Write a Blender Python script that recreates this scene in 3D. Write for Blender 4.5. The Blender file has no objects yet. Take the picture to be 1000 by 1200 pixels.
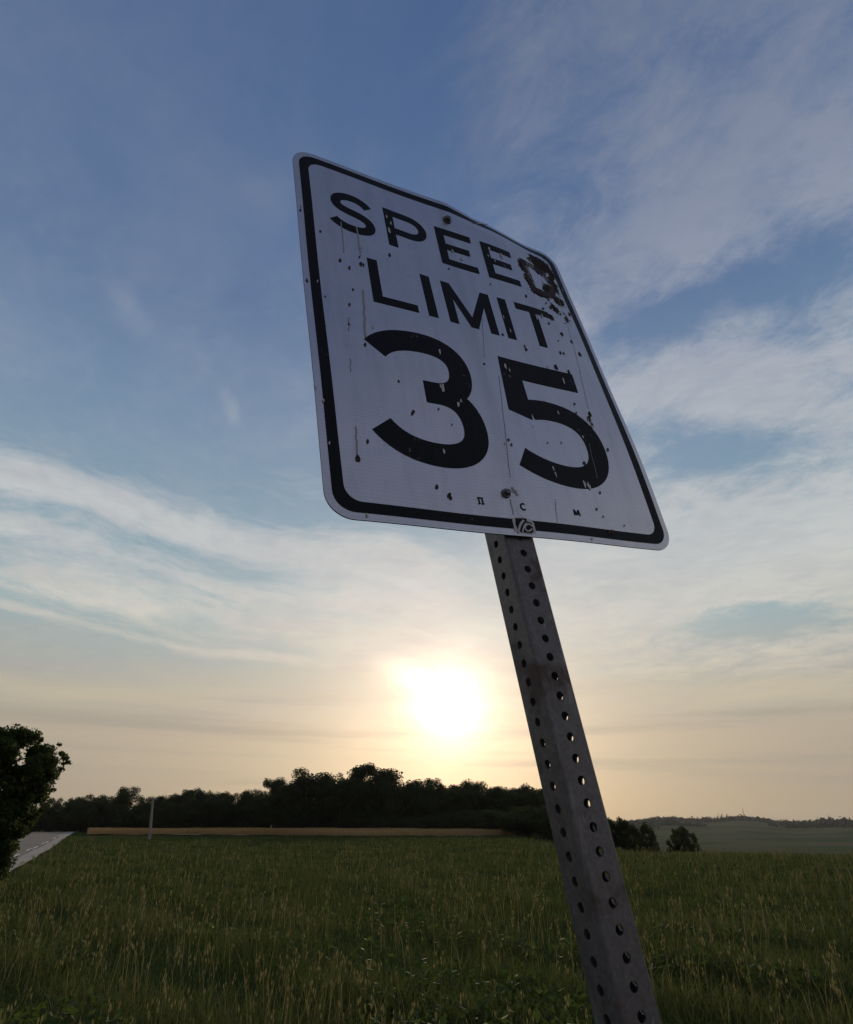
import bpy, bmesh, math, random
import numpy as np
from mathutils import Vector

random.seed(7)
rng = np.random.default_rng(7)
scene = bpy.context.scene
COL = scene.collection
EYE = 1.6                                   # camera height, metres
IN = 0.0254

# ------------------------------------------------------------------ camera
FPX, PX, PY, HZ = 750.0, 500.0, 601.0, 973.0
PITCH = math.atan((HZ - PY) / FPX)
cam_data = bpy.data.cameras.new("camera")
cam = bpy.data.objects.new("camera", cam_data)
COL.objects.link(cam)
cam.location = (0, 0, EYE)
cam.rotation_euler = (math.pi / 2 + PITCH, 0, 0)
cam_data.sensor_fit = 'HORIZONTAL'
cam_data.sensor_width = 36.0
cam_data.lens = 36.0 * FPX / 1000.0
cam_data.shift_y = 0.001
cam_data.clip_start = 0.02
cam_data.clip_end = 30000
scene.camera = cam


def ray(px, py):
    """direction in the world of a spot seen in the photograph"""
    v = Vector(((px - PX) / FPX, math.cos(PITCH) - math.sin(PITCH) * (PY - py) / FPX,
                math.sin(PITCH) + math.cos(PITCH) * (PY - py) / FPX))
    return v.normalized()


# ------------------------------------------------------------------ node helpers
class X:
    """a float socket with arithmetic"""
    nt = None

    def __init__(s, v): s.v = v

    @staticmethod
    def m(op, *a, clamp=False):
        n = X.nt.nodes.new('ShaderNodeMath'); n.operation = op; n.use_clamp = clamp
        for i, k in enumerate(a):
            k = k.v if isinstance(k, X) else k
            if isinstance(k, (int, float)): n.inputs[i].default_value = k
            else: X.nt.links.new(k, n.inputs[i])
        return X(n.outputs[0])

    def __add__(s, o): return X.m('ADD', s, o)
    def __radd__(s, o): return X.m('ADD', o, s)
    def __sub__(s, o): return X.m('SUBTRACT', s, o)
    def __rsub__(s, o): return X.m('SUBTRACT', o, s)
    def __mul__(s, o): return X.m('MULTIPLY', s, o)
    def __rmul__(s, o): return X.m('MULTIPLY', o, s)
    def __truediv__(s, o): return X.m('DIVIDE', s, o)
    def __neg__(s): return X.m('MULTIPLY', s, -1.0)
    def __pow__(s, o): return X.m('POWER', s, o)


def clamp(a): return X.m('ADD', a, 0.0, clamp=True)
def fmax(a, b): return X.m('MAXIMUM', a, b)
def fmin(a, b): return X.m('MINIMUM', a, b)


def step(a, lo, hi):
    n = X.nt.nodes.new('ShaderNodeMapRange'); n.interpolation_type = 'SMOOTHSTEP'
    X.nt.links.new(a.v, n.inputs[0])
    n.inputs[1].default_value = lo; n.inputs[2].default_value = hi
    return X(n.outputs[0])


def gauss(a, c, w):
    d = (a - c) / w
    return X.m('POWER', 2.718, -(d * d))


def vec(x, y, z=0.0):
    n = X.nt.nodes.new('ShaderNodeCombineXYZ')
    for i, k in enumerate((x, y, z)):
        k = k.v if isinstance(k, X) else k
        if isinstance(k, (int, float)): n.inputs[i].default_value = k
        else: X.nt.links.new(k, n.inputs[i])
    return n.outputs[0]


def noise(v, scale, detail=4, rough=0.55, dist=0.0, color=False):
    n = X.nt.nodes.new('ShaderNodeTexNoise')
    X.nt.links.new(v, n.inputs['Vector'])
    n.inputs['Scale'].default_value = scale; n.inputs['Detail'].default_value = detail
    n.inputs['Roughness'].default_value = rough; n.inputs['Distortion'].default_value = dist
    return n.outputs[1] if color else X(n.outputs[0])


def mixc(f, a, b, mode='MIX'):
    n = X.nt.nodes.new('ShaderNodeMix'); n.data_type = 'RGBA'; n.blend_type = mode
    for k, s in ((f, n.inputs[0]), (a, n.inputs[6]), (b, n.inputs[7])):
        k = k.v if isinstance(k, X) else k
        if isinstance(k, (int, float)): s.default_value = k
        elif isinstance(k, tuple): s.default_value = (*k, 1)
        else: X.nt.links.new(k, s)
    return n.outputs[2]


def ramp(f, stops):
    n = X.nt.nodes.new('ShaderNodeValToRGB')
    X.nt.links.new(f.v, n.inputs[0])
    el = n.color_ramp.elements
    while len(el) < len(stops): el.new(0.5)
    for e, (p, c) in zip(el, stops):
        e.position = p; e.color = (*c, 1)
    return n.outputs[0]


def lin(r, g, b):
    return tuple((c / 255 / 12.92 if c / 255 <= 0.04045 else ((c / 255 + 0.055) / 1.055) ** 2.4) for c in (r, g, b))


def sepxyz(v):
    n = X.nt.nodes.new('ShaderNodeSeparateXYZ'); X.nt.links.new(v, n.inputs[0])
    return [X(o) for o in n.outputs]


# ------------------------------------------------------------------ sun and sky
SUN = ray(527, 826)
SUN_EL = math.asin(SUN.z)
SUN_AZ = math.atan2(SUN.x, SUN.y)           # clockwise from +Y

world = bpy.data.worlds.new("World"); scene.world = world
world.use_nodes = True
X.nt = world.node_tree
for n in list(X.nt.nodes): X.nt.nodes.remove(n)
out = X.nt.nodes.new('ShaderNodeOutputWorld')
bg = X.nt.nodes.new('ShaderNodeBackground')
X.nt.links.new(bg.outputs[0], out.inputs[0])
SKY_STRENGTH = 0.1
bg.inputs[1].default_value = SKY_STRENGTH
sky = X.nt.nodes.new('ShaderNodeTexSky')
sky.sky_type = 'NISHITA'; sky.sun_disc = False
sky.sun_elevation = SUN_EL; sky.sun_rotation = SUN_AZ
sky.air_density = 1.0; sky.dust_density = 2.0; sky.ozone_density = 2.0
tc = X.nt.nodes.new('ShaderNodeTexCoord')
dx, dy, dz = sepxyz(tc.outputs['Generated'])
el = X.m('ARCSINE', dz) * 57.2958
az = X.m('ARCTAN2', dx, dy) * 57.2958
cosang = dx * SUN.x + dy * SUN.y + dz * SUN.z
ang = X.m('ARCCOSINE', fmin(cosang, 0.999999)) * 57.2958


def build_sky():
    k = 1.0 / SKY_STRENGTH

    def c(r, g, b): return tuple(v * k for v in lin(r, g, b))

    def spot(a0, e0, wa, we): return gauss(az, a0, wa) * gauss(el, e0, we)
    elp = clamp(el / 90.0)
    # the clear air between the clouds
    air = ramp(elp, [(0.0, c(156, 146, 126)), (3 / 90, c(158, 146, 132)), (7 / 90, c(172, 158, 140)), (11 / 90, c(166, 165, 158)),
                     (16 / 90, c(152, 172, 176)), (23 / 90, c(130, 158, 174)), (33 / 90, c(114, 140, 168)),
                     (43 / 90, c(88, 115, 153)), (60 / 90, c(78, 104, 145)), (1.0, c(54, 80, 122))])
    clear = mixc(0.10, air, sky.outputs[0])
    # high cloud sheet, laid out on a plane overhead
    h = fmax(dz, 0.0) + 0.10
    u = dx / h; v = dy / h
    puff = noise(vec(u + v * 0.25, v * 0.9, 1.7), 6.4, 7, 0.72, 0.3)
    puff2 = noise(vec(u * 1.0, v * 1.2, 5.2), 2.0, 6, 0.62, 0.35)
    soft = noise(vec(u, v, 11.0), 0.6, 4, 0.5, 0.2)
    wisps = noise(vec(u * 2.2 + v * 1.1, v * 0.8 - u * 0.5, 4.4), 1.6, 5, 0.6, 0.7)
    # long flat streamers low down, drawn out sideways
    wob = (noise(vec(az * 0.05, el * 0.10, 9.0), 1.0, 3, 0.5) - 0.5) * 5.0
    e2 = el + az * 0.07 + wob
    stream = noise(vec(az * 0.055, e2 * 0.34, 3.0), 1.0, 6, 0.64, 0.25)
    fil = noise(vec(az * 0.20 + e2 * 0.10, e2 * 0.95, 7.0), 1.0, 6, 0.70, 0.25)
    west = step(-az, -8.0, 4.0)
    east = 1.0 - west
    bank_w = gauss(e2, 21.5, 2.0) * 0.22 + gauss(e2, 17.6, 1.1) * 0.15 + gauss(e2, 14.6, 1.5) * 0.18 + gauss(e2, 12.4, 0.5) * 0.14 + gauss(e2, 19.0, 7.0) * 0.06
    d_w = step(stream * 0.50 + fil * 0.42 + bank_w * west + spot(0.0, 18.0, 9.0, 5.0) * 0.16 - 0.035 * east, 0.46, 0.76)
    d_w = d_w * step(el, 7.0, 13.0) * step(-el, -34.0, -24.0)
    bank_e = spot(24.5, 35.0, 6.0, 2.2) * 0.18 + spot(31.0, 46.5, 16.0, 4.2) * 0.10 + spot(36.0, 33.0, 9.0, 4.0) * 0.08 + gauss(el, 20.0, 5.0) * 0.22 + spot(12.0, 44.0, 4.0, 9.0) * 0.05
    gap_e = spot(26.0, 40.3, 7.0, 2.0) * 0.13 + spot(38.0, 40.0, 5.0, 1.8) * 0.10 + spot(29.0, 28.3, 5.5, 1.7) * 0.17 + spot(28.5, 14.8, 7.0, 1.6) * 0.22 + spot(18.5, 21.5, 3.0, 1.4) * 0.10
    d_e = step(puff * 0.50 + puff2 * 0.40 + soft * 0.10 + (bank_e - gap_e) * step(az, 0.0, 14.0) + east * 0.06, 0.43, 0.68)
    d_e = d_e * (0.22 + step(az, -4.0, 16.0) * 0.78) * step(el, 6.0, 13.0)
    d_x = step(wisps * 0.75 + fil * 0.15 + gauss(el + az * 0.95, 14.6, 1.6) * gauss(az, -19.5, 3.2) * 0.20 + gauss(el + az * 0.5, 23.6, 2.2) * gauss(az, -32.0, 8.0) * 0.15 + spot(-20.0, 51.0, 6.0, 3.0) * 0.22 + spot(-38.0, 27.0, 6.0, 3.0) * 0.14, 0.50, 0.92)
    fibre = noise(vec(u * 9.0 + v * 4.0, v * 2.6 - u * 3.0, 2.2), 1.5, 5, 0.65, 0.2)
    d_w = clamp(d_w * (0.55 + fibre * 0.9)); d_e = clamp(d_e * (0.60 + fibre * 0.8))
    veil = step(soft * 0.6 + puff2 * 0.4, 0.38, 0.70) * step(el, 22.0, 36.0)
    clear = mixc(veil * 0.30, clear, c(140, 148, 170))
    d = fmax(fmax(d_w * 0.92, d_e * 0.86), d_x * 0.70)
    cl_col = ramp(elp, [(0.0, c(182, 166, 140)), (8 / 90, c(204, 190, 164)), (13 / 90, c(214, 206, 190)), (20 / 90, c(204, 205, 202)),
                        (30 / 90, c(184, 188, 193)), (38 / 90, c(170, 175, 186)), (46 / 90, c(142, 150, 169)), (60 / 90, c(118, 128, 150)), (1.0, c(105, 118, 140))])
    shade = step(puff2 * 0.5 + fil * 0.5, 0.40, 0.66)
    cl_col = mixc(shade * 0.22, cl_col, c(122, 130, 152))
    col = mixc(d, clear, cl_col)
    # veil of lit haze round the cream band above the hills, with thin grey bars in it
    bars = noise(vec(az * 0.03 + 1.0, el * 0.62 + az * 0.01, 2.0), 1.0, 5, 0.55)
    bars = step(bars, 0.47, 0.72) * gauss(el, 6.0, 5.0)
    col = mixc(bars * 0.42, col, c(150, 146, 136))
    cream = step(noise(vec(az * 0.04, el * 0.35, 5.0), 1.0, 5, 0.55), 0.40, 0.70) * gauss(el, 9.0, 3.4)
    col = mixc(cream * 0.45, col, c(206, 192, 158))
    # away from the sunset the sky is dimmer
    dim = step(cosang, -0.9, 0.75)
    col = mixc(1.0, col, mixc(dim, tuple(lin(*t)[i] for i, t in enumerate(((226, 0, 0), (0, 216, 0), (0, 0, 222)))), (1.0, 1.0, 1.0)), 'MULTIPLY')
    # the sun burning through the haze: broad glow, then the blown-out core
    de = el - math.degrees(SUN_EL); da = (az - math.degrees(SUN_AZ)) * 0.985
    ragged = noise(vec(az * 0.16 + 4.0, el * 0.40, 6.0), 1.0, 6, 0.6, 0.4)
    ra = X.m('SQRT', da * da + de * de) * (0.55 + ragged * 0.9)
    lobe = gauss(da + de * 0.9, -0.3, 2.6) * gauss(de + da * 0.1, 1.7, 1.4)
    glow1 = X.m('POWER', 2.718, -(ang / 8.0)) * (0.35 + 0.65 * step(el, 0.0, 9.0))
    glow2 = X.m('POWER', 2.718, -X.m('POWER', ra / 7.0, 1.6))
    core = X.m('POWER', 2.718, -X.m('POWER', ra / 2.5, 1.8))
    thin = 0.72 + ragged * 0.56
    col = mixc(glow1 * thin, col, c(158, 128, 108), "ADD")
    col = mixc(glow2, col, tuple(k * t for t in (0.36, 0.265, 0.195)), 'ADD')
    col = mixc(fmax(core, lobe * 0.55), col, tuple(k * t for t in (1.35, 1.2, 0.85)), 'ADD')
    X.nt.links.new(col, bg.inputs[0])


build_sky()

sun_data = bpy.data.lights.new("sun", 'SUN')
sun_data.energy = 2.0; sun_data.angle = math.radians(3.0); sun_data.color = (1.0, 0.80, 0.58)
sun = bpy.data.objects.new("sun", sun_data); COL.objects.link(sun)
sun.location = (0, 0, 60)
sun.rotation_euler = (-SUN).to_track_quat('-Z', 'Y').to_euler()

scene.cycles.max_bounces = 5; scene.cycles.diffuse_bounces = 3; scene.cycles.glossy_bounces = 3; scene.cycles.transmission_bounces = 3; scene.cycles.volume_bounces = 0
world.cycles.sampling_method = 'MANUAL'; world.cycles.sample_map_resolution = 512

vs = scene.view_settings
vs.view_transform = 'Standard'; vs.look = 'None'; vs.exposure = 0.0; vs.gamma = 1.0; vs.use_curve_mapping = False

# ------------------------------------------------------------------ materials


def material(name, rough=0.8, metal=0.0, spec=0.5):
    m = bpy.data.materials.new(name); m.use_nodes = True
    X.nt = m.node_tree
    b = X.nt.nodes['Principled BSDF']
    b.inputs['Roughness'].default_value = rough; b.inputs['Metallic'].default_value = metal
    b.inputs['Specular IOR Level'].default_value = spec
    return m, b


def setc(b, sock, name='Base Color'):
    if isinstance(sock, tuple): b.inputs[name].default_value = (*sock, 1)
    else: X.nt.links.new(sock.v if isinstance(sock, X) else sock, b.inputs[name])


def obj_co():
    return X.nt.nodes.new('ShaderNodeTexCoord').outputs['Object']


def geo_co():
    return X.nt.nodes.new('ShaderNodeNewGeometry').outputs['Position']


def bump(b, hgt, strength, dist):
    n = X.nt.nodes.new('ShaderNodeBump'); n.inputs['Strength'].default_value = strength
    n.inputs['Distance'].default_value = dist
    X.nt.links.new(hgt.v, n.inputs['Height']); X.nt.links.new(n.outputs[0], b.inputs['Normal'])


def inches():
    """flat plate coordinates in inches, kept as the uv map of every piece of the sign face"""
    n = X.nt.nodes.new('ShaderNodeUVMap'); n.uv_map = 'plate'
    return n.outputs[0]


def rust_mask(uv):
    x, y, _ = sepxyz(uv)
    nz = noise(uv, 1.3, 5, 0.65)
    nz2 = noise(uv, 4.0, 4, 0.6)
    m = None
    for cx, cy, rx, ry, a in ((9.5, 27.2, 1.3, 1.0, 1.15), (6.95, 25.4, 0.5, 1.0, 0.85), (7.0, 23.7, 0.5, 1.0, 0.85), (7.7, 22.6, 1.1, 0.55, 1.0), (9.2, 23.6, 0.8, 0.9, 0.95),
                              (10.2, 25.0, 0.55, 1.4, 0.86), (10.0, 22.8, 0.7, 0.7, 0.9), (8.9, 26.0, 0.9, 0.6, 0.78), (10.5, 26.6, 0.5, 0.9, 0.85), (8.9, 21.4, 0.7, 0.7, 0.66), (7.9, 20.0, 0.5, 0.5, 0.6), (9.9, 20.6, 0.5, 0.9, 0.56)):
        g = gauss(x, cx, rx) * gauss(y, cy, ry) * a
        m = g if m is None else fmax(m, g)
    return step(m * 1.15 + (nz - 0.5) * 1.3 + (nz2 - 0.5) * 1.2, 0.42, 0.50) * step(m, 0.06, 0.2), m


def rust_colour(uv):
    return ramp(noise(uv, 2.2, 6, 0.6), [(0.3, (0.012, 0.008, 0.007)), (0.55, (0.035, 0.016, 0.009)), (0.72, (0.11, 0.05, 0.022))])


def sheeting_colour(uv):
    x, y, _ = sepxyz(uv)
    dirt = noise(vec(x * 1.0, y * 0.12), 1.3, 6, 0.6)
    blot = noise(uv, 0.33, 4, 0.55)
    c = mixc(step(dirt, 0.42, 0.72) * 0.28, (0.66, 0.64, 0.665), (0.44, 0.42, 0.44))
    dark_areas = gauss(x, -0.2, 0.5) * noise(vec(x * 3.0, y * 0.25), 1.0, 4) + step(-y, -5.0, 0.0) * noise(vec(x * 1.5, y), 0.8, 4) * 0.5 + step(x * 0.06 + y * 0.03 + (blot - 0.5) * 0.8, 0.8, 1.6) * 0.7  # dark runs down the middle, darker foot, darker towards the upper right
    c = mixc(clamp(dark_areas * 0.5), c, (0.36, 0.335, 0.33))
    c = mixc(step(blot, 0.45, 0.75) * 0.25, c, (0.54, 0.52, 0.545))
    return c


def mat_sheeting():
    m, b = material('white_reflective_sheeting', 0.32, 0.78)
    uv = inches()
    mask, _ = rust_mask(uv)
    x, y, _ = sepxyz(uv)
    # little prism cells of the sheeting
    k = 2 * math.pi / 0.24
    cells = X.m('SINE', (x * 0.866 + y * 0.5) * k) * X.m('SINE', (x * -0.866 + y * 0.5) * k)
    setc(b, mixc(mask, mixc(clamp(cells * 0.5 + 0.5) * 0.13, sheeting_colour(uv), (0.28, 0.27, 0.28)), rust_colour(uv)))
    dent = noise(uv, 0.25, 2, 0.5)
    bump(b, cells * 0.05 + dent * 1.5 + mask * 0.4, 0.35, 0.002)
    X.nt.links.new((mask * 0.5 + 0.22 + noise(uv, 0.8, 4) * 0.14).v, b.inputs['Roughness'])
    return m


def mat_ink():
    m, b = material('black_sign_ink', 0.5, 0.0, 0.12)
    uv = inches(); x, y, _ = sepxyz(uv)
    mask, region = rust_mask(uv)
    chips = noise(vec(x * 1.0, y * 0.55, 4.0), 2.6, 6, 0.68)
    where = noise(vec(x, y * 0.25, 9.0), 0.45, 3, 0.5)
    scraped = gauss(x, 8.7, 2.3) * gauss(y, 24.9, 2.6)
    chip = step(chips + (where - 0.5) * 0.5 + scraped * 0.26 + step(x, 2.0, 8.0) * 0.03, 0.71, 0.745)
    streak = noise(vec(x * 5.0, y * 0.3, 1.0), 1.1, 4, 0.6)
    base = mixc(step(streak, 0.5, 0.8) * 0.5, (0.010, 0.010, 0.012), (0.024, 0.024, 0.028))
    c = mixc(chip * 0.75, base, (0.33, 0.32, 0.33))
    setc(b, mixc(mask, c, rust_colour(uv)))
    return m


def mat_chip():
    m, b = material('dark_exposed_chip', 0.8)
    setc(b, rust_colour(inches()))
    return m


def mat_smear():
    m, b = material('dull_scratch', 0.6)
    setc(b, mixc(noise(inches(), 3.0, 3), (0.44, 0.43, 0.45), (0.26, 0.25, 0.26)))
    return m


def mat_white_mark():
    m, b = material('white_mark', 0.4)
    setc(b, mixc(noise(inches(), 2.0, 3), (0.62, 0.60, 0.61), (0.48, 0.46, 0.47)))
    return m


def mat_galv(name='galvanised_steel', lo=(0.10, 0.095, 0.098), hi=(0.21, 0.20, 0.204)):
    m, b = material(name, 0.5, 0.4, 0.3)
    co = obj_co(); x, y, z = sepxyz(co)
    n1 = noise(co, 26.0, 5, 0.6)
    vor = X.nt.nodes.new('ShaderNodeTexVoronoi'); X.nt.links.new(co, vor.inputs[0]); vor.inputs['Scale'].default_value = 210.0
    spangle = sepxyz(vor.outputs['Color'])[0]
    c = mixc(clamp(n1 * 0.75 + (spangle - 0.5) * 0.35), lo, hi)
    runs = noise(vec(x * 60.0, y * 60.0, z * 3.0), 1.0, 5, 0.6)
    c = mixc(step(runs, 0.55, 0.75) * 0.45, c, (0.30, 0.295, 0.29))
    st = step(noise(co, 11.0, 6, 0.7), 0.53, 0.68)
    c = mixc(st * 0.65, c, (0.085, 0.05, 0.033))
    scr = step(noise(vec(x * 300.0, y * 300.0, z * 9.0), 1.0, 2, 0.5), 0.68, 0.72)
    setc(b, mixc(scr * 0.5, c, (0.34, 0.34, 0.34)))
    X.nt.links.new((n1 * 0.3 + 0.32 + st * 0.2).v, b.inputs['Roughness'])
    bump(b, n1 + spangle * 0.2, 0.2, 0.0015)
    return m


def mat_alu():
    m, b = material('bare_aluminium', 0.75, 0.3, 0.2)
    setc(b, mixc(noise(obj_co(), 40.0, 4), (0.16, 0.16, 0.165), (0.26, 0.26, 0.265)))
    return m


def mat_leaf(name, a, b_, trans=0.35):
    m, b = material(name, 0.75, 0.0, 0.12)
    co = obj_co()
    oi = X.nt.nodes.new('ShaderNodeObjectInfo')
    n = noise(co, 7.0, 4, 0.6)
    c = mixc(clamp((n - 0.3) * 2.2), a, b_)
    setc(b, c)
    tr = X.nt.nodes.new('ShaderNodeBsdfTranslucent')
    X.nt.links.new(mixc(0.5, c, (0.10, 0.13, 0.02)), tr.inputs[0])
    mx = X.nt.nodes.new('ShaderNodeMixShader'); mx.inputs[0].default_value = trans
    X.nt.links.new(b.outputs[0], mx.inputs[1]); X.nt.links.new(tr.outputs[0], mx.inputs[2])
    X.nt.links.new(mx.outputs[0], X.nt.nodes['Material Output'].inputs[0])
    return m


def mat_bark():
    m, b = material('bark', 0.9)
    co = obj_co(); x, y, z = sepxyz(co)
    n = noise(vec(x * 6, y * 6, z * 1.2), 4.0, 5, 0.6)
    setc(b, mixc(n, (0.035, 0.027, 0.02), (0.11, 0.09, 0.07)))
    bump(b, n, 0.6, 0.03)
    return m


def mat_wood_pole():
    m, b = material('weathered_pole_wood', 0.85)
    x, y, z = sepxyz(obj_co())
    n = noise(vec(x * 20, y * 20, z * 1.0), 2.0, 5, 0.6)
    setc(b, mixc(n, (0.18, 0.155, 0.13), (0.36, 0.32, 0.28)))
    return m


def mat_ground():
    m, b = material('meadow_ground', 0.95, 0, 0.0)
    co = geo_co()
    n1 = noise(co, 0.35, 5, 0.6); n2 = noise(co, 0.006, 4, 0.5); n3 = noise(co, 3.0, 4, 0.6)
    c = mixc(clamp(n1 * 0.6 + n3 * 0.4), (0.022, 0.036, 0.010), (0.055, 0.070, 0.022))
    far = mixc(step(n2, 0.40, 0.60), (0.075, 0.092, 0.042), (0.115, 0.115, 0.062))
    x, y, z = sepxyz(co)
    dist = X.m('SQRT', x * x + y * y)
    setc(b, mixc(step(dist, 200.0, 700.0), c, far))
    bump(b, n3, 0.5, 0.05)
    return m


def mat_grass():
    m, b = material('roadside_grass', 0.7, 0, 0.12)
    co = geo_co()
    n = noise(co, 0.5, 4, 0.6); n2 = noise(co, 9.0, 3, 0.6)
    c = mixc(clamp((n - 0.3) * 2.0), (0.045, 0.070, 0.018), (0.115, 0.120, 0.040))
    c = mixc(step(n2, 0.58, 0.75) * 0.6, c, (0.20, 0.165, 0.075))
    setc(b, c)
    tr = X.nt.nodes.new('ShaderNodeBsdfTranslucent'); X.nt.links.new(c, tr.inputs[0])
    mx = X.nt.nodes.new('ShaderNodeMixShader'); mx.inputs[0].default_value = 0.45
    X.nt.links.new(b.outputs[0], mx.inputs[1]); X.nt.links.new(tr.outputs[0], mx.inputs[2])
    X.nt.links.new(mx.outputs[0], X.nt.nodes['Material Output'].inputs[0])
    return m


def mat_wheat(name, a, b_):
    m, b = material(name, 0.8, 0, 0.05)
    co = geo_co()
    n = noise(co, 0.06, 4, 0.6); n2 = noise(co, 2.5, 3, 0.6)
    setc(b, mixc(clamp((n - 0.5) * 1.6 + 0.25 + n2 * 0.5), a, b_))
    return m


def mat_simple(name, a, b_, scale=3.0, rough=0.8, metal=0.0):
    m, b = material(name, rough, metal)
    setc(b, mixc(noise(obj_co(), scale, 5, 0.6), a, b_))
    return m


M = dict(
    sheet=mat_sheeting(), ink=mat_ink(), chip=mat_chip(), smear=mat_smear(), mark=mat_white_mark(),
    galv=mat_galv(), bolt=mat_galv('dull_zinc_bolt', (0.10, 0.10, 0.105), (0.22, 0.22, 0.23)), alu=mat_alu(),
    leaf_near=mat_leaf('dark_green_leaves', (0.020, 0.036, 0.010), (0.060, 0.085, 0.022)),
    leaf_far=mat_leaf('woodland_leaves', (0.016, 0.026, 0.010), (0.042, 0.058, 0.020), 0.25),
    leaf_pale=mat_leaf('thin_yellowish_leaves', (0.05, 0.065, 0.02), (0.10, 0.11, 0.04), 0.4),
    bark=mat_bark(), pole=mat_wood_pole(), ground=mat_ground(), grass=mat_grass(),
    straw=mat_leaf('dry_straw_stems', (0.16, 0.125, 0.06), (0.30, 0.24, 0.13), 0.4),
    weed=mat_leaf('weed_leaves', (0.035, 0.065, 0.018), (0.08, 0.12, 0.035), 0.4),
    wheat=mat_wheat('ripe_wheat', (0.30, 0.20, 0.085), (0.50, 0.36, 0.17)),
    soil=mat_wheat('wheat_stubble_floor', (0.17, 0.115, 0.05), (0.30, 0.21, 0.095)),
    wood_far=mat_simple('far_woodland', (0.020, 0.032, 0.012), (0.045, 0.06, 0.025), 0.02, 0.95),
    mast=mat_simple('painted_mast_steel', (0.20, 0.08, 0.07), (0.30, 0.28, 0.27), 0.06, 0.6),
    insul=mat_simple('brown_porcelain', (0.10, 0.05, 0.03), (0.16, 0.08, 0.05), 10.0, 0.25),
    asphalt=mat_simple('asphalt', (0.035, 0.035, 0.036), (0.075, 0.072, 0.068), 1.5, 0.95),
    paint=mat_simple('road_paint', (0.55, 0.53, 0.48), (0.72, 0.70, 0.66), 6.0, 0.7),
    centre_paint=mat_simple('yellow_road_paint', (0.45, 0.30, 0.05), (0.60, 0.42, 0.09), 6.0, 0.7),
    gravel=mat_simple('shoulder_gravel', (0.14, 0.13, 0.115), (0.30, 0.28, 0.25), 25.0, 0.95),
)

# ------------------------------------------------------------------ object helpers


def obj(name, me, mat, parent=None):
    if isinstance(me, bmesh.types.BMesh):
        bm = me; me = bpy.data.meshes.new(name); bm.to_mesh(me); bm.free()
    if mat is not None and not me.materials: me.materials.append(mat)
    o = bpy.data.objects.new(name, me); COL.objects.link(o)
    if parent: o.parent = parent
    return o


def thing(name, label, cat, loc=(0, 0, 0), group=None):
    o = bpy.data.objects.new(name, None); COL.objects.link(o)
    o.location = loc; o.empty_display_size = 0.2
    return tag(o, label, cat, group)


def tag(o, label=None, cat=None, group=None, kind=None):
    if label: o['label'] = label
    if cat: o['category'] = cat
    if group: o['group'] = group
    if kind: o['kind'] = kind
    return o


def mesh_np(name, verts, faces):
    """verts (n,3), faces (m,k) arrays"""
    me = bpy.data.meshes.new(name)
    verts = np.asarray(verts, np.float32); faces = np.asarray(faces, np.int32)
    me.vertices.add(len(verts)); me.vertices.foreach_set('co', verts.ravel())
    k = faces.shape[1]
    me.loops.add(faces.size); me.loops.foreach_set('vertex_index', faces.ravel())
    me.polygons.add(len(faces)); me.polygons.foreach_set('loop_start', np.arange(len(faces), dtype=np.int32) * k)
    me.update(calc_edges=True)
    return me


def smooth(me):
    me.polygons.foreach_set('use_smooth', np.ones(len(me.polygons), bool))
    return me


def add_box(bm, lo, hi, frame=None):
    vs_ = []
    for z in (lo[2], hi[2]):
        for x, y in ((lo[0], lo[1]), (hi[0], lo[1]), (hi[0], hi[1]), (lo[0], hi[1])):
            p = Vector((x, y, z)); vs_.append(bm.verts.new(frame @ p if frame else p))
    a = vs_
    for f in ((3, 2, 1, 0), (4, 5, 6, 7), (0, 1, 5, 4), (1, 2, 6, 5), (2, 3, 7, 6), (3, 0, 4, 7)):
        bm.faces.new([a[i] for i in f])


def add_tube(bm, pts, radii, n=8, cap=True):
    rings = []
    for i, (p, r) in enumerate(zip(pts, radii)):
        p = Vector(p)
        d = Vector(pts[min(i + 1, len(pts) - 1)]) - Vector(pts[max(i - 1, 0)])
        d.normalize()
        a = d.orthogonal().normalized() if abs(d.z) < 0.9 else Vector((1, 0, 0)).cross(d).normalized()
        b = d.cross(a)
        rings.append([bm.verts.new(p + (a * math.cos(t) + b * math.sin(t)) * r) for t in [2 * math.pi * j / n for j in range(n)]])
    for A, B in zip(rings, rings[1:]):
        for j in range(n):
            bm.faces.new((A[j], A[(j + 1) % n], B[(j + 1) % n], B[j]))
    if cap:
        bm.faces.new(rings[0][::-1]); bm.faces.new(rings[-1])


# ------------------------------------------------------------------ terrain
def sst(a, lo, hi):
    t = np.clip((np.asarray(a, float) - lo) / (hi - lo), 0, 1); return t * t * (3 - 2 * t)


def height(x, y):
    x = np.asarray(x, float); y = np.asarray(y, float)
    r = np.hypot(x, y); a = np.degrees(np.arctan2(x, y))
    w = sst(a, 6, 18) * sst(-a, -130, -70)
    up = 1.15 * sst(r, 25, 170) + 3.0 * sst(r, 300, 1500)
    dn = -13.0 * sst(r, 35, 380) + (34.0 + 7.0 * np.sin(a * 0.33 + 1.0) + 3.5 * np.sin(a * 1.1)) * sst(r, 700, 2500) \
        + 2.5 * np.sin(x * 0.006 + 1.0) * np.sin(y * 0.004) * sst(r, 200, 900)
    near = 0.05 * np.sin(x * 0.7 + 0.5) * np.sin(y * 0.45) * sst(r, 3, 12) + 0.03 * np.sin(x * 1.9 + y * 1.3) * sst(r, 3, 12)
    return up * (1 - w) + dn * w + near


def hz(x, y): return float(height(x, y))


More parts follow.
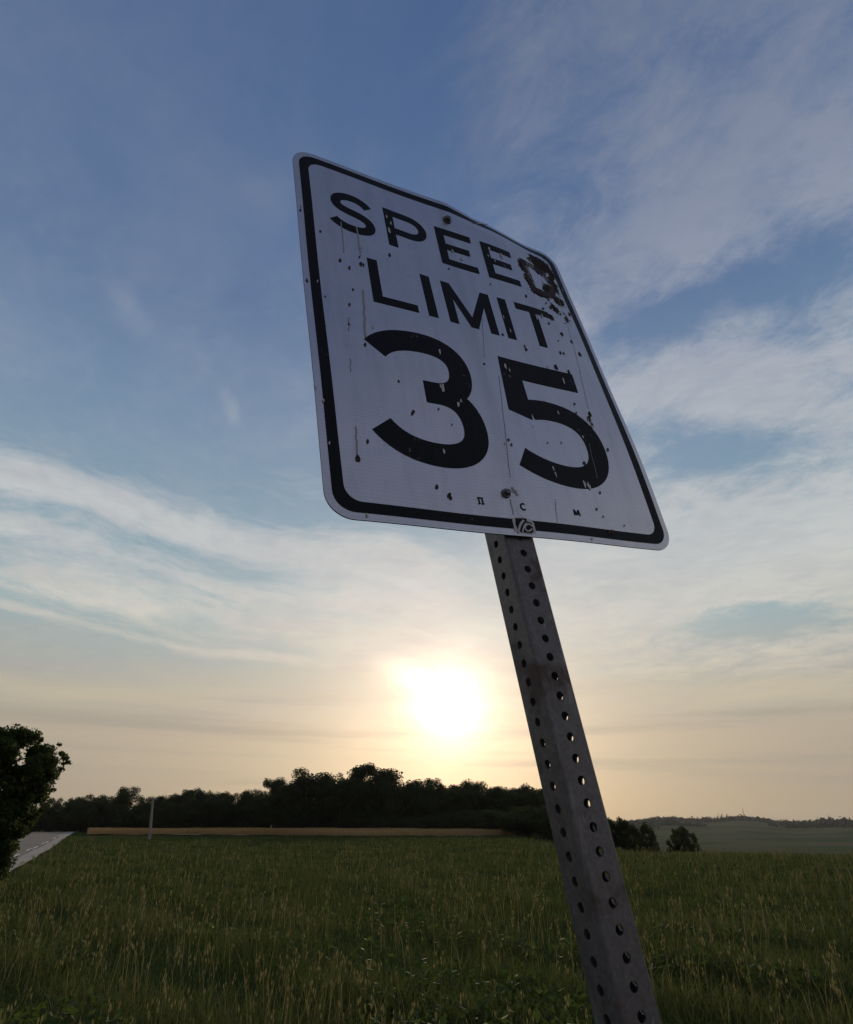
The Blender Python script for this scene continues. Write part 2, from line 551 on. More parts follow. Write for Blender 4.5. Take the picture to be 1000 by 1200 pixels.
def build_ground():
    rr = np.concatenate([[0.0], np.geomspace(1.0, 4200, 140)])
    aa = np.concatenate([np.linspace(-180, -45, 28), np.linspace(-44, 44, 120), np.linspace(45, 180, 28)[:-1]])
    A, Rr = np.meshgrid(np.radians(aa), rr)
    xs = Rr * np.sin(A); ys = Rr * np.cos(A)
    zs = height(xs, ys)
    v = np.stack([xs, ys, zs], -1).reshape(-1, 3)
    na, nr = len(aa), len(rr)
    f = []
    for i in range(nr - 1):
        for j in range(na):
            k = (j + 1) % na
            f.append((i * na + j, i * na + k, (i + 1) * na + k, (i + 1) * na + j) if i else (j, k, na + k, na + j))
    f = np.array(f)
    o = obj('ground', smooth(mesh_np('ground', v, f)), M['ground'])
    tag(o, kind='structure')


build_ground()

FIELD_R0, FIELD_R1, FIELD_A0, FIELD_A1 = 110.0, 158.0, -25.4, 9.4


def build_field():
    AZ_, FAR_, NEAR_ = [-25, -6, 2, 9.4], [161, 158, 140, 118], [128, 112, 112, 116]
    rr = np.linspace(0, 1, 40); aa = np.radians(np.linspace(FIELD_A0, FIELD_A1, 70))
    A, Rr = np.meshgrid(aa, rr); lo_ = np.interp(np.degrees(A), AZ_, NEAR_); Rr = lo_ + Rr * (np.interp(np.degrees(A), AZ_, FAR_) - lo_); xs = Rr * np.sin(A); ys = Rr * np.cos(A)
    zs = height(xs, ys) + 0.10
    v = np.stack([xs, ys, zs], -1).reshape(-1, 3)
    na, nr = len(aa), len(rr)
    i, j = np.meshgrid(np.arange(nr - 1), np.arange(na - 1), indexing='ij'); b = (i * na + j).ravel()
    f = np.stack([b, b + 1, b + na + 1, b + na], 1)
    tag(obj('field', smooth(mesh_np('field', v, f)), M['soil']), kind='structure')
    # standing stalks with heavy ears
    n = 130000
    r = FIELD_R0 * (FIELD_R1 / FIELD_R0) ** (rng.random(n) ** 0.85); a = np.radians(FIELD_A0 + (FIELD_A1 - FIELD_A0) * rng.random(n))
    x = r * np.sin(a); y = r * np.cos(a); z = height(x, y) + 0.09
    kp = (r < np.interp(np.degrees(a), AZ_, FAR_) + rng.normal(0, 1, n)) & (r > np.interp(np.degrees(a), AZ_, NEAR_) + rng.exponential(2.5, n) + 3 * np.sin(x * .13)) & (np.degrees(a) > FIELD_A0 + rng.exponential(.35, n))
    r, a, x, y, z = r[kp], a[kp], x[kp], y[kp], z[kp]; n = len(r)
    h = 0.42 + 0.40 * rng.random(n) + 0.10 * np.sin(x * .21) * np.sin(y * .17); wd = 0.010 + 0.00016 * r; t = rng.random(n) * np.pi
    lx = rng.normal(0, 0.09, n); ly = rng.normal(0, 0.09, n)
    cx, cy = np.cos(t), np.sin(t)
    P = np.zeros((n, 6, 3))
    for k, (s, hh, ww, ll) in enumerate(((-1, 0, .5, 0), (1, 0, .5, 0), (1, .72, .5, .4), (-1, .72, .5, .4), (1, 1, 1.1, 1), (-1, 1, 1.1, 1))):
        P[:, k, 0] = x + s * wd * ww * cx + lx * ll; P[:, k, 1] = y + s * wd * ww * cy + ly * ll; P[:, k, 2] = z + h * hh
    b = (np.arange(n) * 6)[:, None]
    f = np.concatenate([b + np.array([[0, 1, 2, 3]]), b + np.array([[3, 2, 4, 5]])])
    tag(obj('wheat', mesh_np('wheat', P.reshape(-1, 3), f), M['wheat']), 'ripe golden wheat standing in the field below the treeline', 'wheat', kind='stuff')


build_field()


def leaf_quads(centres, normals, size, jitter=0.35):
    n = len(centres)
    nv = normals + rng.normal(0, jitter, (n, 3)); nv /= np.linalg.norm(nv, axis=1)[:, None] + 1e-9
    t = rng.normal(size=(n, 3)); t -= nv * (t * nv).sum(1)[:, None]; t /= np.linalg.norm(t, axis=1)[:, None] + 1e-9
    b = np.cross(nv, t)
    s = size * (0.55 + 0.9 * rng.random(n))[:, None]
    P = np.stack([centres - t * s, centres + b * s * .55, centres + t * s, centres - b * s * .55], 1)
    return P.reshape(-1, 3)


def blades(x, y, h, wd, lean, z0=-0.01):
    n = len(x); z = height(x, y) + z0
    t = rng.random(n) * np.pi
    bx = rng.normal(0, lean, n) * h; by = rng.normal(0, lean, n) * h
    cx, cy = np.cos(t), np.sin(t)
    P = np.zeros((n, 5, 3))
    for k, (s, hh, ww, ll) in enumerate(((-1, 0, 1, 0), (1, 0, 1, 0), (1, .6, .75, .35), (-1, .6, .75, .35), (0, 1, 0, 1))):
        P[:, k, 0] = x + s * wd * ww * cx + bx * ll; P[:, k, 1] = y + s * wd * ww * cy + by * ll; P[:, k, 2] = z + h * hh
    b = (np.arange(n) * 5)[:, None]
    f = np.concatenate([b + np.array([[0, 1, 2]]), b + np.array([[0, 2, 3]]), b + np.array([[3, 2, 4]])])
    return P.reshape(-1, 3), f, np.stack([x + bx, y + by, z + h], 1)


def scatter(n, r0, r1, p=0.9):
    r = r0 * (r1 / r0) ** (rng.random(n) ** p); a = np.radians(-44 + 88 * rng.random(n))
    return r * np.sin(a), r * np.cos(a), r


def patchy(x, y):
    return 0.5 + 0.25 * np.sin(x * 0.9 + 2 * np.sin(y * .5)) * np.sin(y * .7 + 1.5 * np.sin(x * 0.4)) + 0.25 * np.sin(x * 2.3 + y * 1.1 + 2 * np.sin(y * .8))


def off_road(x, y):
    far = ray(104, 972.9); d = Vector((far.x, far.y)).normalized()
    return (x * -d.y + y * d.x) < 2.6


def build_grass():
    x, y, r = scatter(230000, 4.5, 112)
    k = off_road(x, y) & (rng.random(len(x)) < 0.35 + 0.65 * patchy(x, y)); x, y, r = x[k], y[k], r[k]; n = len(x)
    c = patchy(x, y)
    h = (0.08 + 0.22 * rng.random(n) ** 1.6) * (0.45 + 1.1 * c)
    v, f, _ = blades(x, y, h, 0.0028 + 0.00033 * r, 0.4)
    tag(obj('grass', mesh_np('grass', v, f), M['grass']), 'uneven roadside grass on the verge', 'grass', kind='stuff')
    # dry stems with seed heads standing above it
    x, y, r = scatter(9000, 5, 70)
    k = off_road(x, y) & (rng.random(len(x)) < patchy(y * .6, x * .6) ** 2); x, y, r = x[k], y[k], r[k]; n = len(x)
    h = 0.3 + 0.35 * rng.random(n)
    v, f, tip = blades(x, y, h, 0.0016 + 0.00022 * r, 0.2)
    m = 5
    c = np.repeat(tip, m, 0) + rng.normal(0, 1, (n * m, 3)) * np.array([.012, .012, .035]) - np.array([0, 0, .03])
    sz = np.repeat(0.008 + 0.0005 * r, m)
    up_ = np.array([0, 0, 1.0]); sd = rng.normal(size=c.shape); sd[:, 2] = 0; sd /= np.linalg.norm(sd, axis=1)[:, None]
    Q = np.stack([c - up_ * sz[:, None] * 2, c + sd * sz[:, None] * .6, c + up_ * sz[:, None] * 2, c - sd * sz[:, None] * .6], 1).reshape(-1, 3)
    b = len(v) + np.arange(n * m)[:, None] * 4
    f2 = np.concatenate([b + np.array([[0, 1, 2]]), b + np.array([[0, 2, 3]])])
    tag(obj('seed_stems', mesh_np('seed_stems', np.concatenate([v, Q]), np.concatenate([f, f2])), M['straw']), 'dry seed stems standing above the verge grass', 'weeds', kind='stuff')
    # broad-leaved weeds in loose patches
    x, y, r = scatter(2600, 5, 45)
    k = off_road(x, y) & (patchy(x * .7 + 4, y * .7) > .62); x, y, r = x[k], y[k], r[k]; n = len(x)
    m = 16
    c = np.stack([np.repeat(x, m), np.repeat(y, m), np.repeat(height(x, y), m)], 1) + rng.normal(0, 1, (n * m, 3)) * np.array([.07, .07, .0]) + np.array([0, 0, 1.0]) * (0.03 + .22 * rng.random((n * m, 1)))
    nv = rng.normal(0, .6, c.shape); nv[:, 2] += 1
    v = leaf_quads(c, nv, .045, .3)
    tag(obj('weeds', mesh_np('weeds', v, np.arange(len(v)).reshape(-1, 4)), M['weed']), 'broad-leaved weeds in loose patches on the verge', 'weeds', kind='stuff')


build_grass()

# ------------------------------------------------------------------ the speed limit sign
# fitted pose: plate axes and the middle of its bottom edge (plate coordinates in inches)
AX = Vector((0.88106523, 0.45746097, 0.1202228)); UP = Vector((-0.15577824, 0.04065105, 0.98695523)); NR = Vector((0.44660631, -0.88830004, 0.10707869))
Q0 = Vector((0.146, 0.8428, 0.3797 + EYE))
POST_SHIFT, POST_YAW, HOLE_PHASE = -0.336, -0.0349, 0.0557
_t = Q0.z / UP.z
BASE = Q0 - UP * _t
BASE.z = hz(BASE.x, BASE.y)


def bend(x, y):
    """how far (inches) the plate is bent back at a spot"""
    d = 0.951 * (x - 4.5) + 0.310 * (y - 30.0)
    soft = 0.7
    z = -0.135 * soft * math.log1p(math.exp(min(d / soft, 40)))
    curl = min(max(x - 0.5, 0.0) * 0.17, 0.46) * (1 - 0.55 * float(sst(x, 8.5, 12)))
    z -= curl * float(sst(y, 27.6, 30.3))
    z += 0.05 * math.sin(x * 0.5 + y * 0.22) + 0.03 * math.sin(y * 0.45 - x * 0.2 + 1)
    return z


def plate(x, y, lift=0.0):
    p = Q0 + (AX * x + UP * y + NR * (bend(x, y) + lift)) * IN
    return p - BASE


def slice_bm(bm, grid=0.5):
    """cut a flat drawing along a grid so that it can follow the bent plate"""
    xs = [v.co.x for v in bm.verts]; ys = [v.co.y for v in bm.verts]
    for axis, lo, hi in ((0, min(xs), max(xs)), (1, min(ys), max(ys))):
        k = math.ceil(lo / grid + 1e-6)
        while k * grid < hi - 1e-6:
            co = [0, 0, 0]; no = [0, 0, 0]; co[axis] = k * grid; no[axis] = 1
            bmesh.ops.bisect_plane(bm, geom=bm.verts[:] + bm.edges[:] + bm.faces[:], dist=1e-6, plane_co=co, plane_no=no)
            k += 1


def to_plate(bm, lift):
    """flat inches -> bent plate, keeping the flat coordinates as uv"""
    uvl = bm.loops.layers.uv.new('plate')
    for f in bm.faces:
        for l in f.loops: l[uvl].uv = (l.vert.co.x, l.vert.co.y)
    for v in bm.verts:
        v.co = plate(v.co.x, v.co.y, lift + v.co.z)
    return bm


def poly_bm(polys, holes=None):
    bm = bmesh.new()
    for k, p in enumerate(polys):
        dz_ = 0.004 * k
        f = bm.faces.new([bm.verts.new((x, y, dz_)) for x, y in p])
        f.normal_update()
        if f.normal.z < 0: f.normal_flip()
    bmesh.ops.triangulate(bm, faces=bm.faces[:], ngon_method='EAR_CLIP')
    return bm


def bez(p0, p1, p2, p3, n=14):
    o = []
    for i in range(n + 1):
        t = i / n; s = 1 - t
        o.append(tuple(s ** 3 * a + 3 * s * s * t * b + 3 * s * t * t * c + t ** 3 * d for a, b, c, d in zip(p0, p1, p2, p3)))
    return o


def path(*segs):
    o = []
    for s in segs:
        o += s if not o else s[1:]
    return o


def stroke_quads(pts, w):
    q = []
    L = []
    for i, p in enumerate(pts):
        a = pts[max(i - 1, 0)]; b = pts[min(i + 1, len(pts) - 1)]
        dx_, dy_ = b[0] - a[0], b[1] - a[1]; l = math.hypot(dx_, dy_)
        nx, ny = -dy_ / l * w / 2, dx_ / l * w / 2
        L.append(((p[0] + nx, p[1] + ny), (p[0] - nx, p[1] - ny)))
    return L


def stroke_bm(strokes, polys=()):
    """pen strokes with square ends (path, width) plus straight-sided pieces, each a hair above the last"""
    bm = bmesh.new(); k = 0
    for pts, w in strokes:
        L = stroke_quads(pts, w)
        V = [[bm.verts.new((*a, 0.004 * k)), bm.verts.new((*b, 0.004 * k))] for a, b in L]
        for A, B in zip(V, V[1:]):
            f = bm.faces.new((A[0], A[1], B[1], B[0])); f.normal_update()
            if f.normal.z < 0: f.normal_flip()
        k += 1
    for p in polys:
        f = bm.faces.new([bm.verts.new((x, y, 0.004 * k)) for x, y in p]); f.normal_update()
        if f.normal.z < 0: f.normal_flip()
        k += 1
    bmesh.ops.triangulate(bm, faces=[f for f in bm.faces if len(f.verts) > 4], ngon_method='EAR_CLIP')
    return bm


def rect(x0, y0, x1, y1): return [(x0, y0), (x1, y0), (x1, y1), (x0, y1)]


def rounded(x0, y0, x1, y1, r, n=10):
    o = []
    for cx, cy, a in ((x1 - r, y0 + r, -90), (x1 - r, y1 - r, 0), (x0 + r, y1 - r, 90), (x0 + r, y0 + r, 180)):
        for i in range(n + 1):
            t = math.radians(a + 90 * i / n); o.append((cx + r * math.cos(t), cy + r * math.sin(t)))
    return o


LABEL = 'tall white speed limit 35 sign, rusted and bent at one corner, on leaning perforated post'
sign = thing('speed_limit_sign', LABEL, 'road sign', BASE)


def build_plate():
    bm = bmesh.new()
    bm.faces.new([bm.verts.new((x, y, 0)) for x, y in rounded(-12, 0, 12, 30, 1.5)])
    slice_bm(bm, 0.5)
    front = bm.faces[:]
    uvl = bm.loops.layers.uv.new('plate')
    for f in front:
        f.normal_update()
        if f.normal.z < 0: f.normal_flip()
        for l in f.loops: l[uvl].uv = (l.vert.co.x, l.vert.co.y)
    g = bmesh.ops.duplicate(bm, geom=bm.verts[:] + bm.edges[:] + bm.faces[:])
    back = [x for x in g['geom'] if isinstance(x, bmesh.types.BMFace)]
    mp = g['vert_map']
    pairs = [(v, mp[v]) for v in {v for f in front for v in f.verts}]
    for f in back: f.normal_flip(); f.material_index = 1
    edges = [e for f in front for e in f.edges if len(e.link_faces) == 1]
    for e in set(edges):
        a, b = e.verts
        f = bm.faces.new((a, b, mp[b], mp[a])); f.material_index = 1
    for v, w in pairs: w.co.z = -0.09
    for v in bm.verts: v.co = plate(v.co.x, v.co.y, v.co.z)
    bmesh.ops.recalc_face_normals(bm, faces=bm.faces[:])
    for f in bm.faces: f.smooth = f.material_index == 0
    for e in bm.edges: e.smooth = len({f.material_index for f in e.link_faces}) == 1
    o = obj('panel', bm, M['sheet'], sign)
    o.data.materials.append(M['alu'])
    return o


panel = build_plate()


def ink(name, bm, lift=0.012, mat='ink', grid=0.5, parent=None):
    slice_bm(bm, grid)
    o = obj(name, to_plate(bm, lift), M[mat], parent or sign)
    return o


def build_border():
    o_ = rounded(-11.58, 0.42, 11.58, 29.58, 1.15, 8); i_ = rounded(-10.93, 1.07, 10.93, 28.93, 0.95, 8)
    bm = bmesh.new()
    A = [bm.verts.new((x, y, 0)) for x, y in o_]; B = [bm.verts.new((x, y, 0)) for x, y in i_]
    n = len(A)
    for j in range(n):
        f = bm.faces.new((A[j], A[(j + 1) % n], B[(j + 1) % n], B[j]))
    ink('border', bm)


build_border()

W = 0.72


def letter_E(x0, y0, w, h=4.05):
    return stroke_bm([], [rect(x0, y0, x0 + W, y0 + h), rect(x0 + W, y0, x0 + w, y0 + W * .95), rect(x0 + W, y0 + h - W * .95, x0 + w * .98, y0 + h),
                          rect(x0 + W, y0 + h * .5 - W * .40, x0 + w * .86, y0 + h * .5 + W * .5)])


S_path = path(bez((-6.78, 25.55), (-7.1, 26.0), (-7.5, 26.2), (-8.0, 26.2)), bez((-8.0, 26.2), (-8.75, 26.2), (-9.2, 25.85), (-9.2, 25.4)),
              bez((-9.2, 25.4), (-9.2, 24.85), (-8.7, 24.7), (-8.0, 24.55)), bez((-8.0, 24.55), (-7.25, 24.4), (-6.78, 24.15), (-6.78, 23.62)),
              bez((-6.78, 23.62), (-6.78, 23.1), (-7.3, 22.86), (-8.0, 22.86)), bez((-8.0, 22.86), (-8.6, 22.86), (-9.15, 23.05), (-9.5, 23.5)))
ink('letter', stroke_bm([(S_path, W)]))
P_bowl = path([(-4.78, 26.17), (-3.6, 26.17)], bez((-3.6, 26.17), (-2.0, 26.17), (-2.0, 24.22), (-3.6, 24.22)), [(-3.6, 24.22), (-4.78, 24.22)])
ink('letter', stroke_bm([(P_bowl, W * .95)], [rect(-5.5, 22.47, -4.78, 26.52)]))
ink('letter', letter_E(-1.2, 22.47, 3.2))
ink('letter', letter_E(2.85, 22.47, 3.0))
D_bowl = path([(7.55, 26.17), (8.3, 26.17)], bez((8.3, 26.17), (10.3, 26.17), (10.3, 22.83), (8.3, 22.83)), [(8.3, 22.83), (7.55, 22.83)])
d_letter = ink('letter', stroke_bm([(D_bowl, W * .95)], [rect(6.83, 22.47, 7.55, 26.52)]))
d_letter['label'] = 'letter nearly scraped away by rust'
b0, t0 = 16.25, 20.35
ink('letter', stroke_bm([], [rect(-7.45, b0, -6.73, t0), rect(-6.73, b0, -4.22, b0 + W * .95)]))
ink('letter', stroke_bm([], [rect(-3.48, b0, -2.74, t0)]))
ink('letter', stroke_bm([], [[(-1.83, b0), (-1.11, b0), (-1.11, 18.75), (-0.12, b0 + .05), (0.5, b0 + .05), (1.5, 18.75), (1.5, b0), (2.22, b0), (2.22, t0), (1.5, t0), (0.19, 17.35), (-1.11, t0), (-1.83, t0)]]))
ink('letter', stroke_bm([], [rect(2.97, b0, 3.71, t0)]))
ink('letter', stroke_bm([], [rect(5.72, b0, 6.46, t0 - W * .95), rect(4.5, t0 - W * .95, 7.75, t0)]))
WD = 1.66
up3 = path(bez((-7.9, 12.16), (-7.25, 13.02), (-6.2, 13.45), (-4.6, 13.45)), bez((-4.6, 13.45), (-3.0, 13.45), (-2.1, 12.75), (-2.1, 11.5)),
           bez((-2.1, 11.5), (-2.1, 10.2), (-2.95, 9.52), (-4.1, 9.52)), [(-4.1, 9.52), (-4.95, 9.52)])
lo3 = path([(-4.9, 9.50), (-4.1, 9.50)], bez((-4.1, 9.50), (-2.7, 9.50), (-1.87, 8.6), (-1.87, 7.1)), bez((-1.87, 7.1), (-1.87, 5.7), (-2.9, 4.88), (-4.6, 4.88)),
           bez((-4.6, 4.88), (-6.2, 4.88), (-7.4, 5.35), (-8.22, 6.42)))
ink('digit', stroke_bm([(up3, WD), (lo3, WD)]))
b5 = path(bez((3.0, 9.82), (3.7, 10.02), (4.2, 10.06), (4.7, 10.06)), bez((4.7, 10.06), (6.8, 10.06), (7.9, 9.1), (7.9, 7.35)),
          bez((7.9, 7.35), (7.9, 5.6), (6.7, 4.72), (4.9, 4.72)), bez((4.9, 4.72), (3.5, 4.72), (2.2, 5.1), (1.2, 5.72)))
ink('digit', stroke_bm([(b5, WD)], [[(1.5, 14.12), (1.18, 9.43), (3.02, 8.95), (3.14, 10.7), (3.12, 12.4), (8.05, 12.4), (8.05, 14.12)]]))


def unpx(px, py):
    """plate spot (inches) of a mark seen in the photograph"""
    d = ray(px, py); o = Vector((0, 0, EYE))
    x = y = 0.0; z = 0.0
    for _ in range(6):
        t = ((Q0 + NR * z * IN - o).dot(NR)) / d.dot(NR)
        p = o + d * t - Q0
        x, y = p.dot(AX) / IN, p.dot(UP) / IN
        z = bend(max(min(x, 12), -12), max(min(y, 30), 0))
    return x, y


def blob(cx, cy, rx, ry, n=9):
    o = []
    for i in range(n):
        t = 2 * math.pi * i / n; k = random.uniform(0.6, 1.25)
        o.append((cx + rx * k * math.cos(t), cy + ry * k * math.sin(t)))
    return o


def build_marks():
    # chips down to dark metal, one by one where they show
    C = [(330 + x / 4, 220 + y / 4, r) for x, y, r in ((182, 205, .13), (275, 340, .17), (318, 375, .14), (365, 325, .10), (372, 358, .17), (384, 362, .12), (507, 315, .13),
         (335, 478, .10), (205, 510, .09), (318, 548, .11), (316, 640, .11), (550, 908, .07), (950, 825, .10), (785, 380, .12), (392, 738, .14), (100, 430, .12), (66, 98, .10))]
    C += [(540 + x / 3.846, 220 + y / 3.846, r) for x, y, r in ((295, 490, .13), (135, 435, .08), (190, 662, .12), (295, 730, .14), (288, 715, .1), (455, 660, .20), (500, 695, .15), (537, 750, .22),
          (490, 570, .22), (450, 745, .14), (465, 748, .1), (430, 810, .2), (487, 830, .18), (107, 795, .09), (430, 500, .2), (442, 522, .18), (415, 590, .16), (450, 570, .15), (405, 540, .17), (385, 520, .14),
          (470, 610, .09), (440, 690, .08), (60, 158, .14), (372, 545, .16), (262, 328, .12), (398, 612, .15))]
    C += [(340 + x / 4.1667, 440 + y / 4.1667, r) for x, y, r in ((602, 175, .14), (596, 188, .1), (378, 322, .10), (328, 407, .20), (716, 545, .13), (778, 588, .20), (530, 28, .07), (790, 240, .06), (725, 165, .08))]
    C += [(560 + x / 4.1667, 440 + y / 4.1667, r) for x, y, r in ((150, 315, .10), (165, 340, .09), (340, 330, .09), (407, 330, .07), (472, 140, .12), (548, 190, .17), (545, 215, .22), (558, 240, .13), (597, 573, .11),
          (580, 652, .11), (612, 690, .08), (635, 362, .12), (640, 765, .16), (656, 765, .14), (664, 762, .1), (715, 735, .08), (520, 430, .14), (480, 185, .12))]
    bm = bmesh.new()
    for k, (px, py, r) in enumerate(C):
        x, y = unpx(px, py)
        x = max(min(x, 11.8), -11.8); y = max(min(y, 29.8), .2)
        f = bm.faces.new([bm.verts.new((a, b, 0.0004 * k)) for a, b in blob(x, y, r * .75, r * random.uniform(1.0, 1.5))]); f.normal_update()
        if f.normal.z < 0: f.normal_flip()
    o = obj('paint_chip', to_plate(bm, 0.030), M['chip'], sign); o['kind'] = 'stuff'
    # thin runs and scratches
    bm = bmesh.new()
    T = [((585, 440), (598, 560), .035), ((598, 585), (602, 603), .05), ((418, 266), (423, 300), .10), ((400, 260), (403, 296), .07), ((417, 500), (419, 533), .09), ((426, 340), (428, 395), .13),
         ((409, 372), (409, 388), .06), ((411, 420), (411, 436), .05), ((565, 372), (568, 420), .025), ((655, 350), (690, 480), .03), ((690, 520), (700, 560), .03), ((553, 261), (572, 263), .10), ((651, 585), (653, 612), .03),
         ((600, 571), (607, 581), .16), ((600, 575), (606, 577), .2)]
    for k, (a, b, w) in enumerate(T):
        A, B = unpx(*a), unpx(*b)
        pts = [(A[0] + (B[0] - A[0]) * t / 8 + random.uniform(-.03, .03), A[1] + (B[1] - A[1]) * t / 8) for t in range(9)]
        V = [[bm.verts.new((*p, 0.0005 * k)), bm.verts.new((*q, 0.0005 * k))] for p, q in stroke_quads(pts, w)]
        for P_, Q_ in zip(V, V[1:]):
            f = bm.faces.new((P_[0], P_[1], Q_[1], Q_[0])); f.normal_update()
            if f.normal.z < 0: f.normal_flip()
    o = obj('scratch', to_plate(bm, 0.022), M['smear'], sign); o['kind'] = 'stuff'
    # white nicks through the black print
    Wt = [(437, 383, .12), (424, 290, .1), (515, 412, .14), (519, 455, .2), (516, 452, .12), (537, 474, .22), (540, 470, .14), (520, 529, .14), (370, 454, .12), (353, 241, .12), (456, 270, .2), (458, 262, .14), (453, 254, .12),
          (592, 429, .22), (597, 434, .12), (654, 484, .13), (694, 500, .18), (689, 492, .1), (683, 512, .12), (685, 568, .22), (690, 570, .24), (648, 549, .16), (651, 556, .12), (625, 500, .06), (592, 520, .08), (638, 470, .08),
          (573, 292, .2), (572, 300, .14), (588, 300, .2), (580, 306, .12), (598, 388, .12), (590, 372, .1), (629, 372, .2), (635, 370, .16), (642, 430, .1), (660, 446, .16), (530, 294, .12), (541, 304, .15), (372, 330, .1), (379, 470, .12),
          (382, 380, .1), (386, 520, .1), (430, 604, .14), (694, 632, .1)]
    bm = bmesh.new()
    for k, (px, py, r) in enumerate(Wt):
        x, y = unpx(px, py)
        f = bm.faces.new([bm.verts.new((a, b, 0.0004 * k)) for a, b in blob(x, y, r * .55, r * random.uniform(1.0, 2.0), 8)]); f.normal_update()
        if f.normal.z < 0: f.normal_flip()
    o = obj('worn_nick', to_plate(bm, 0.042), M['mark'], sign); o['kind'] = 'stuff'


build_marks()


def build_print():
    """small marks along the foot of the plate"""
    def small(px, py, strokes, s, wd):
        x, y = unpx(px, py)
        bm = stroke_bm([([(x + a * s, y + b * s) for a, b in p], wd) for p in strokes])
        ink('small_letter', bm, 0.026)
    small(563.5, 587, [[(-.55, .5), (.5, .5)], [(-.3, .5), (-.3, -.5)], [(.3, .5), (.3, -.5)], [(-.5, -.5), (-.1, -.5)], [(.1, -.5), (.5, -.5)]], .38, .085)
    cpts = [(.45 * math.cos(t), .5 * math.sin(t)) for t in [math.radians(50 + 26 * i) for i in range(11)]]
    small(613.5, 594, [cpts], .42, .10)
    small(676, 601, [[(-.5, -.5), (-.4, .5)], [(-.4, .5), (0, -.4)], [(0, -.4), (.4, .5)], [(.4, .5), (.5, -.5)]], .42, .10)
    # maker's emblem stuck over the border
    def zp(pts): return [unpx(540 + x / 5.556, 550 + y / 5.556) for x, y in pts]

    def arc(cx, cy, rx, ry, a0, a1, n=10): return [(cx + rx * math.cos(math.radians(a0 + (a1 - a0) * i / n)), cy + ry * math.sin(math.radians(a0 + (a1 - a0) * i / n))) for i in range(n + 1)]
    o = ink('emblem', poly_bm([zp([(332, 318), (398, 312), (436, 322), (474, 346), (492, 414), (462, 424), (352, 402)])]), 0.024, 'mark')
    ink('emblem_print', poly_bm([zp([(354, 319), (424, 321), (430, 340), (462, 352), (474, 408), (458, 418), (376, 406), (356, 362)])]), 0.030, 'ink', parent=o)
    lines = [(zp(arc(428, 420, 52, 92, 250, 182)), .13), (zp(arc(436, 424, 34, 74, 258, 190)), .09), (zp(arc(440, 381, 23, 23, 20, 340)), .10)]
    ink('emblem_line', stroke_bm(lines), 0.036, 'mark', parent=o)


build_print()


def build_bolt(px, py, r, dark):
    x, y = unpx(px, py)
    bm = bmesh.new()
    fr = lambda a, b, c: plate(x, y, 0) + (AX * a + UP * b + NR * c) * IN
    prof = [(r * 1.5, 0.02), (r * 1.5, 0.09), (r, 0.10), (r, 0.26), (r * .8, 0.32)]
    rings = []
    for k, (rad, h) in enumerate(prof):
        n = 18
        rings.append([bm.verts.new(fr(rad * math.cos(2 * math.pi * j / n) * (1 if k < 2 else (0.93 + 0.07 * math.cos(6 * 2 * math.pi * j / n))),
                                      rad * math.sin(2 * math.pi * j / n) * (1 if k < 2 else (0.93 + 0.07 * math.cos(6 * 2 * math.pi * j / n))), h)) for j in range(n)])
    for A, B in zip(rings, rings[1:]):
        for j in range(len(A)): bm.faces.new((A[j], A[(j + 1) % len(A)], B[(j + 1) % len(A)], B[j]))
    bm.faces.new(rings[-1])
    bmesh.ops.recalc_face_normals(bm, faces=bm.faces[:])
    obj('bolt', bm, M[dark], sign)


build_bolt(593, 578.5, 0.20, 'bolt')
build_bolt(524, 258, 0.24, 'bolt')


